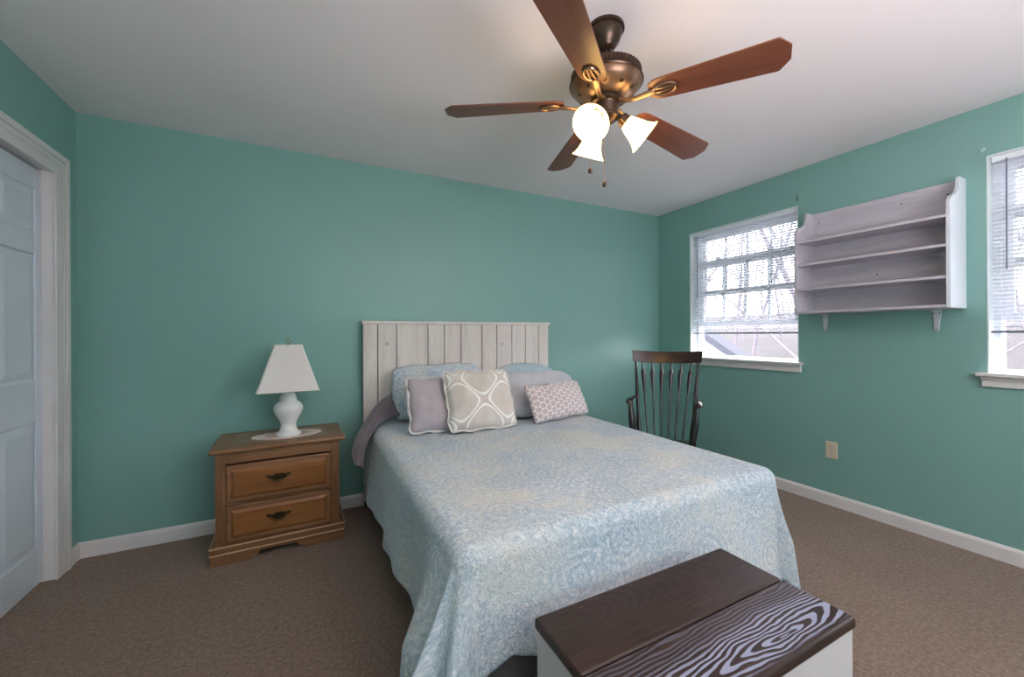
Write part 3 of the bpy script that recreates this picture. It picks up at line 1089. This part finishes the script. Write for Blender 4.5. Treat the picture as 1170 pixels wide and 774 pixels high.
for (x, y) in ((.66, .885), (1.20, .885), (1.08, .675), (1.17, .645), (.60, .56)):
    o = MB().lathe([(.0028, 0), (.0026, .0006), (.001, .0008)], 8, T(x, y, bz - .0001)).build('nail_head', m_screw, bench)
    o.matrix_parent_inverse = T(-cxb, -cyb, 0)

# ------------------------------------------------------------------ rocking chair
f_az = d2r(-143)
ch = empty('rocking_chair', (2.391, 2.176, 0), f_az - PI / 2, label='dark walnut arrow-back rocking chair in the corner by the window', cat='chair')
# local: +y forward, x to the side
def rockpt(y, side):
    return (side * .215, y, .030 + (y - .05) ** 2 * .30)
for sd in (-1, 1):
    MB().tube([rockpt(-.42 + .84 * k / 20, sd) for k in range(21)], .019, 8, flat=(.8, 1)).build('rocker', m_chairz, ch)
seatpoly = [(-.235, .21), (-.20, .24), (0, .255), (.20, .24), (.235, .21), (.225, 0), (.20, -.19), (.16, -.215), (-.16, -.215), (-.20, -.19), (-.225, 0)]
MB().prism(seatpoly, .335, .368).build('seat', m_chair, ch, bevel=.010, seg=3)
for sd in (-1, 1):
    for (yt, yb_) in ((.17, .24), (-.14, -.24)):
        p0, p1 = Vector((sd * .17, yt, .34)), Vector(rockpt(yb_, sd)) + Vector((0, 0, .01))
        pts = [p0.lerp(p1, k / 8) for k in range(9)]
        MB().tube(pts, [.014, .016, .021, .022, .015, .021, .018, .013, .012], 10).build('leg', m_chairz, ch)
    MB().tube([(sd * .195, .20, .20), (sd * .195, 0, .20), (sd * .195, -.19, .20)], [.010, .016, .010], 8).build('stretcher', m_chairz, ch)
MB().tube([(-.19, .215, .19), (-.09, .215, .19), (0, .215, .19), (.09, .215, .19), (.19, .215, .19)], [.009, .015, .019, .015, .009], 10).build('stretcher', m_chairz, ch)
# crest rail: curved board
def backpt(x, z):
    """point on the leaning, curved back"""
    y = -.155 - (z - .43) * .245 - .05 * (1 - (x / .27) ** 2) * ((z - .43) / .62)
    return y
vs, fs = [], []
K = 16
for k in range(K + 1):
    q = -1 + 2 * k / K
    dip = .010 * (1 - q * q)
    zt__, zb__ = 1.072 - dip, .980 - dip * 1.3
    for zz, sx__ in ((zb__, .262), (zt__, .272)):
        x = q * sx__
        y = backpt(x, zz) + .018
        vs += [(x, y + .010, zz), (x, y - .010, zz)]
for k in range(K):
    a, b = k * 4, k * 4 + 4
    fs += [(a, b, b + 2, a + 2), (a + 1, a + 3, b + 3, b + 1), (a + 2, b + 2, b + 3, a + 3), (a, a + 1, b + 1, b)]
fs += [(0, 2, 3, 1), (K * 4, K * 4 + 1, K * 4 + 3, K * 4 + 2)]
MB().add(vs, fs).build('crest_rail', m_chair, ch, bevel=.004)
for sd in (-1, 1):
    pts = []
    for k in range(12):
        u = k / 11
        x = sd * (.185 + .055 * u ** .8)
        z = .36 + u * .63
        pts.append((x, backpt(x, z) + .016, z))
    MB().tube(pts, [.012, .016, .018, .015, .012, .014, .016, .015, .013, .012, .011, .010], 10).build('back_post', m_chairz, ch)
for i in range(6):
    q = (i - 2.5) / 2.5
    pts, rr = [], []
    for k in range(41):
        u = k / 40
        x = q * (.125 + .065 * u)
        z = .36 + u * .63
        pts.append((x, backpt(x, z) + .016, z))
        if .56 < u < .885:
            w_ = math.sin((u - .56) / .31 * PI / 2) if u < .865 else .5
            rr.append(.0052 + .0112 * max(0, w_))
        else:
            rr.append(.0066)
    MB().tube(pts, rr, 10, flat=(1, .6)).build('spindle', m_chairz, ch)
for sd in (-1, 1):
    za = .700
    yb__ = backpt(.22, za) + .02
    pts = [(sd * .222, yb__, za), (sd * .240, yb__ + .09, za), (sd * .246, -.02, za - .002), (sd * .243, .025, za - .004), (sd * .240, .048, za - .012), (sd * .238, .054, za - .026)]
    MB().tube(pts, [.014, .018, .021, .024, .022, .014], 12, flat=(1.25, .62)).build('arm', m_chair, ch)
    p0, p1 = Vector((sd * .238, .025, za - .01)), Vector((sd * .205, .08, .36))
    pts = [p0.lerp(p1, k / 8) for k in range(9)]
    MB().tube(pts, [.012, .015, .019, .022, .022, .019, .016, .019, .013], 12).build('arm_post', m_chairz, ch)
    for (yy, yb2) in ((-.03, .03), (-.10, -.06)):
        MB().tube([(sd * .25, yy, za - .006), (sd * .222, (yy + yb2) / 2, .57), (sd * .205, yb2, .36)], [.006, .010, .007], 8).build('arm_spindle', m_chairz, ch)

# ------------------------------------------------------------------ wall shelf
SX = 3.045      # front plane
sy0, sy1, sz0 = .832, 1.600, 1.345
shelf = empty('wall_shelf', (XR, (sy0 + sy1) / 2, sz0), label='grey washed wooden wall shelf with three open shelves between the windows', cat='shelf')
cy_ = (sy0 + sy1) / 2
SD = XR - SX    # depth .228
yh = (sy1 - sy0) / 2
MB().box(-.014, -.001, -yh + .012, yh - .012, .0, .722).build('back_board', m_shelfwood, shelf, bevel=.001)
for sd in (-1, 1):
    # side outline in (depth, height)
    pr = [(0, 0), (SD, 0), (SD, .548)]
    pr += [(SD - .004, .575), (SD - .016, .592), (SD - .040, .606), (SD - .075, .618), (SD - .100, .634), (SD - .118, .655), (SD - .130, .68), (SD - .138, .722)]
    pr += [(0, .722)]
    poly = [(-d, z) for d, z in pr]
    M = T(0, sd * yh - (.018 if sd > 0 else 0), 0) @ Matrix(((1, 0, 0, 0), (0, 0, 1, 0), (0, 1, 0, 0), (0, 0, 0, 1)))
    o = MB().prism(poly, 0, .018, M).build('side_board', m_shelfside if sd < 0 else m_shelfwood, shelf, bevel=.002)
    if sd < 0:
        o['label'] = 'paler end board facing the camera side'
for z in (.003, .160, .330, .488):
    m = MB()
    m.box(-SD + .006, -.014, -yh + .018, yh - .018, z, z + .012)
    m.box(-SD - (.004 if z < .01 else 0), -SD + .010, -yh + .018, yh - .018, z - .001, z + .014)
    m.build('shelf_board', m_shelfwood, shelf, bevel=.001)
for (y, z) in ((1.545, .655), (.90, .655), (1.10, .66), (1.22, .24)):
    MB().lathe([(.005, 0), (.004, .002), (.001, .0025)], 10, T(-.014, y - cy_, z) @ R(-PI / 2, 'Y')).build('screw', m_screw, shelf)
for (y, h_) in ((1.513, .125), (.950, .130)):
    br = MB()
    poly = [(-.018, 0), (.018, 0), (.017, -.03), (.010, -h_ + .02), (.008, -h_ + .006), (0, -h_), (-.008, -h_ + .006), (-.010, -h_ + .02), (-.017, -.03)]
    M = T(-.001, y - cy_, -.0) @ Matrix(((0, 0, -1, 0), (1, 0, 0, 0), (0, 1, 0, 0), (0, 0, 0, 1)))
    br.prism(poly, 0, .006, M)
    br.box(-.10, -.001, y - cy_ - .021, y - cy_ + .021, -.005, -.0005)
    b_ = br.build('bracket', m_bracket, shelf, bevel=.001)
    for (q, z) in ((-.011, -.022), (.011, -.022), (.0, -h_ + .014)):
        MB().lathe([(.004, 0), (.003, .002), (.001, .0025)], 8, T(-.007, y - cy_ + q, z) @ R(-PI / 2, 'Y')).build('screw', m_screw, b_)

# ------------------------------------------------------------------ outlet, hooks
ou = empty('electrical_outlet', (XR, 1.481, .390), label='almond duplex electrical outlet low on the right wall', cat='outlet')
MB().box(-.006, 0, -.036, .036, -.058, .058).build('cover_plate', m_plastic, ou, bevel=.003, seg=3)
for sd in (-1, 1):
    rc_ = MB().lathe([(.017, 0), (.0165, .0025), (.001, .003)], 24, T(-.006, 0, sd * .022) @ R(-PI / 2, 'Y')).build('receptacle', m_plastic, ou)
    m = MB()
    m.box(-.0095, -.0085, -.008, -.006, sd * .022 - .002, sd * .022 + .007)
    m.box(-.0095, -.0085, .006, .008, sd * .022 - .002, sd * .022 + .007)
    m.lathe([(.0025, 0), (.002, .0008)], 8, T(-.0088, 0, sd * .022 - .008) @ R(-PI / 2, 'Y'))
    m.build('slot', m_darkslot, rc_)
MB().lathe([(.003, 0), (.002, .001)], 8, T(-.006, 0, 0) @ R(-PI / 2, 'Y')).build('screw', m_screw, ou)

m = MB()
m.lathe([(.011, 0), (.011, .003), (.006, .005)], 12, T(XR, .770, 2.205) @ R(-PI / 2, 'Y'))
m.tube([(XR - .004, .77, 2.205), (XR - .016, .77, 2.203), (XR - .022, .77, 2.193), (XR - .018, .77, 2.184)], .003, 6)
tag(m.build('wall_hook', m_hook), 'small clear hook on the wall above the right-hand window corner', 'hook')
m = MB()
m.lathe([(.004, 0), (.004, .012), (.002, .013)], 8, T(XR, 1.689, 2.205) @ R(-PI / 2, 'Y'))
m.tube([(XR - .010, 1.689, 2.207), (XR - .012, 1.689, 2.225), (XR - .008, 1.689, 2.24)], .0022, 6)
tag(m.build('wall_nail', m_nail), 'dark nail in the wall between the shelf and the left-hand window', 'nail')

# ------------------------------------------------------------------ ceiling fan
FX, FY = 1.07, 1.256
fan = empty('ceiling_fan', (FX, FY, H), label='bronze ceiling fan with five mahogany blades and three lit glass shades', cat='ceiling fan')
def fz(z): return z - H
MB().lathe([(.072, 0), (.074, -.006), (.074, -.014), (.066, -.018), (.064, -.032), (.052, -.060), (.042, -.072), (.040, -.078), (.034, -.086), (.022, -.092), (.014, -.094)], 40).build('canopy', m_bronze, fan)
MB().tube([(0, 0, -.09), (0, 0, -.18)], .013, 16).build('downrod', m_bronze, fan)
mot = MB().lathe([(.02, -.150), (.03, -.165), (.05, -.172), (.095, -.178), (.122, -.181), (.130, -.186), (.130, -.214), (.138, -.218), (.142, -.224), (.142, -.231), (.137, -.235), (.130, -.247), (.116, -.263), (.095, -.277), (.066, -.287), (.03, -.290)], 48).build('motor_housing', m_bronze_lt, fan)
MB().lathe([(.1305, -.186), (.1345, -.189), (.1345, -.212), (.1305, -.2145)], 120, None, 1, .004).build('ribbed_band', m_bronze, mot)
MB().lathe([(.1425, -.223), (.1455, -.2275), (.1425, -.232)], 48).build('rim_ring', m_bronze, mot)
for k in range(10):
    a = 2 * PI * k / 10 + .2
    m = MB().lathe([(.011, -.001), (.009, .002), (.001, .003)], 10, R(a, 'Z') @ T(.106, 0, -.268) @ R(d2r(135), 'Y'))
    m.build('vent_boss', m_bronze, mot)
MB().lathe([(.050, -.290), (.062, -.296), (.062, -.306), (.050, -.310), (.046, -.318), (.046, -.352), (.050, -.356), (.050, -.364), (.040, -.372), (.022, -.378), (.012, -.390), (.004, -.394)], 40).build('switch_housing', m_bronze, fan)


def blade_mesh(scale=1.0):
    m = MB()
    r0, r1 = .165, .645 * scale
    w0, w1 = .052, .069
    top_ = [(r0, 0), (r0 + .006, w0 * .62), (r0 + .022, w0 * .88), (r0 + .05, w0), (r1 - .038, w1), (r1 - .030, w1 * .97), (r1 - .002, w1 * .46), (r1, w1 * .40)]
    poly = top_ + [(x, -y) for x, y in top_[::-1][:-1]]
    m.prism(poly, -.003, .003)
    return m


blades = [(-59.5, 2.112, .95), (6, 2.092, 1.0), (74, 2.130, 1.0), (151, 2.118, 1.0), (-143, 2.120, 1.0)]
HUBZ = 2.140
for az, ztip, scl in blades:
    down = math.atan2(HUBZ - ztip, .645)
    M = T(0, 0, fz(HUBZ)) @ R(d2r(az), 'Z') @ R(down, 'Y')
    Mb = M @ T(.16, 0, 0) @ R(d2r(-12), 'X') @ T(-.16, 0, 0)
    b_ = blade_mesh(scl).build('blade', m_blade, fan, bevel=.0015)
    b_.matrix_local = Mb
    # blade iron: arm from the motor, oval ring under the blade root
    m = MB()
    m.tube([(.055, 0, -.004), (.09, 0, -.014), (.125, 0, -.016), (.165, 0, -.010), (.19, 0, -.007)], [.012, .009, .010, .012, .010], 10, flat=(1.2, .6))
    ov_ = [(.225 + .040 * math.cos(a), .026 * math.sin(a), -.007) for a in [2 * PI * k / 28 for k in range(29)]]
    m.tube(ov_, .0055, 8, cap=False)
    m.tube([(.19, .010, -.006), (.225, .008, -.008), (.262, .004, -.006)], .004, 6)
    m.tube([(.19, -.010, -.006), (.225, -.008, -.008), (.262, -.004, -.006)], .004, 6)
    m.build('blade_iron', m_bronze_lt, b_)

# light kit: three bell shades on short arms
for az, tilt in ((-152, 46), (-28, 50), (88, 30)):
    root = MB()
    A = R(d2r(az), 'Z')
    piv = Vector((.052, 0, -.362))
    root.tube([(.030, 0, -.345), (.048, 0, -.350), (.062, 0, -.362)], [.010, .010, .012], 10, M=A)
    M = A @ T(.062, 0, -.362) @ R(-d2r(tilt), 'Y')
    root.lathe([(.014, .006), (.024, 0), (.026, -.012), (.027, -.028), (.024, -.030)], 24, M)
    arm = root.build('light_arm', m_bronze, fan)
    # bell shade, open at the wide end
    pr = [(.025, -.022), (.030, -.034), (.037, -.052), (.043, -.075), (.050, -.095), (.060, -.112), (.069, -.122)]
    inner = [(r - .003, z) for r, z in pr[::-1]]
    sm = MB()
    vs, fs = [], []
    N_ = 36
    allp = pr + inner
    for (r, z) in allp:
        for k in range(N_):
            a = 2 * PI * k / N_
            vs.append((r * math.cos(a), r * math.sin(a), z))
    for i in range(len(allp) - 1):
        for k in range(N_):
            a0, a1 = i * N_ + k, i * N_ + (k + 1) % N_
            fs.append((a0, a1, a1 + N_, a0 + N_))
    sm.add(vs, fs, M)
    sm.build('glass_shade', m_lit, arm, angle=60)
    bm_ = MB().lathe([(.010, -.025), (.014, -.04), (.024, -.062), (.027, -.078), (.020, -.095), (.004, -.102)], 18, M)
    bm_.build('bulb', m_bulb, arm)
for (x, y, zl) in ((-.060, .026, 1.868), (-.028, -.022, 1.803)):
    m = MB()
    m.tube([(x, y, -.366), (x, y, fz(zl) + .01)], .0012, 5)
    p_ = m.build('pull_chain', m_bronze_lt, fan)
    MB().lathe([(.001, .012), (.004, .010), (.008, .002), (.0085, -.004), (.006, -.010), (.001, -.013)], 14, T(x, y, fz(zl))).build('pull_fob', m_bronze, p_)

# ------------------------------------------------------------------ outdoors
# wooded bank rising away from the house
vs, fs = [], []
NX, NY = 40, 50
for i in range(NX + 1):
    for j in range(NY + 1):
        x = 3.9 + (i / NX) ** 1.6 * 70
        y = -50 + 110 * j / NY
        z = -2.9 + max(0, x - 9) * .115 + .35 * noise.noise(Vector((x * .2, y * .2, 0)))
        if x < 9: z = -2.9
        vs.append((x, y, z))
for i in range(NX):
    for j in range(NY):
        a = i * (NY + 1) + j
        fs.append((a, a + NY + 1, a + NY + 2, a + 1))
tag(MB().add(vs, fs).build('ground', m_ground), kind='structure')
tag(MB().box(-20, 3.9, -45, YF - WT - .02, -3.0, -2.9).box(3.89, 3.92, -45, 40, -3.2, -2.9).build('yard', m_ground), kind='structure')


def tree_mesh(seed, height):
    rn = random.Random(seed)
    m = MB()
    def branch(p, d, L, r, depth):
        pts, rad = [p], [r]
        n = 4
        for k in range(n):
            d = (d + Vector((rn.uniform(-.16, .16), rn.uniform(-.16, .16), rn.uniform(-.02, .12)))).normalized()
            pts.append(pts[-1] + d * L / n)
            rad.append(r * (1 - .6 * (k + 1) / n))
        m.tube(pts, rad, 5 if depth else 7, cap=False)
        if depth >= 3: return
        for k in range(3 if depth else 8):
            u = rn.uniform(.35, 1.0) if depth else rn.uniform(.25, 1)
            q = pts[0].lerp(pts[-1], u) if False else pts[min(n, int(u * n))]
            a = rn.uniform(0, 2 * PI)
            nd = (d * rn.uniform(.5, 1.0) + Vector((math.cos(a), math.sin(a), rn.uniform(.1, .7)))).normalized()
            branch(q, nd, L * rn.uniform(.26, .40), r * .42 * (1.15 - u * .5), depth + 1)
    branch(Vector((0, 0, -.3)), Vector((0, 0, 1)), height, .11, 0)
    return m


protos = []
for k in range(4):
    o = tree_mesh(20 + k, 9.5 + k).build('bare_tree', m_bark, None, angle=60)
    protos.append(o)
rn = random.Random(11)
cnt = 0
spots = []
tries = 0
while len(spots) < 52 and tries < 4000:
    tries += 1
    dist = rn.uniform(14, 58)
    ang = math.radians(rn.uniform(2, 46))
    x, y = dist * math.cos(ang), dist * math.sin(ang)
    if all(math.hypot(x - a, y - b) > 4.3 for a, b in spots):
        spots.append((x, y))
for x, y in spots:
    z = -2.9 + max(0, x - 9) * .115
    if cnt < 4: o = protos[cnt]
    else:
        o = protos[cnt % 4].copy(); col.objects.link(o)
    o.location = (x, y, z)
    s_ = rn.uniform(.8, 1.15)
    o.scale = (s_, s_, s_)
    o.rotation_euler.z = rn.uniform(0, 6.28)
    tag(o, 'leafless grey tree in the woods outside the windows', 'tree', 'bare trees outside the windows')
    cnt += 1

# neighbouring porch roof seen low in the left window
pr_ = empty('porch_roof', (6.0, 4.2, -.2), label='grey shingled porch roof slope seen low through the left-hand window', cat='roof')
def slope(y): return 1.20 + (y - 4.2) * .60 - .24
m = MB()
y0_, y1_ = 2.9, 5.6
for (xa, xb, dz0, dz1, mat, nm) in ((-.0, .30, -.02, .05, m_shingle, 'shingle_slope'), (-.04, -.001, -.07, .055, m_shingle, 'rake_board')):
    vs = [(xa, y0_ - 4.2, slope(y0_) + dz0 + .2), (xb, y0_ - 4.2, slope(y0_) + dz0 + .2), (xb, y1_ - 4.2, slope(y1_) + dz0 + .2), (xa, y1_ - 4.2, slope(y1_) + dz0 + .2),
          (xa, y0_ - 4.2, slope(y0_) + dz1 + .2), (xb, y0_ - 4.2, slope(y0_) + dz1 + .2), (xb, y1_ - 4.2, slope(y1_) + dz1 + .2), (xa, y1_ - 4.2, slope(y1_) + dz1 + .2)]
    MB().add(vs, [(0, 3, 2, 1), (4, 5, 6, 7), (0, 1, 5, 4), (1, 2, 6, 5), (2, 3, 7, 6), (3, 0, 4, 7)]).build(nm, mat, pr_, smooth=False)
vs = [(.01, y0_ - 4.2, -2.7), (.01, y1_ - 4.2, -2.7), (.01, y1_ - 4.2, slope(y1_) + .17), (.01, y0_ - 4.2, slope(y0_) + .17)]
vs += [(x + .15, y, z) for x, y, z in vs]
MB().add(vs, [(0, 1, 2, 3), (7, 6, 5, 4), (0, 4, 5, 1), (1, 5, 6, 2), (2, 6, 7, 3), (3, 7, 4, 0)]).build('gable_wall', m_siding, pr_, smooth=False)
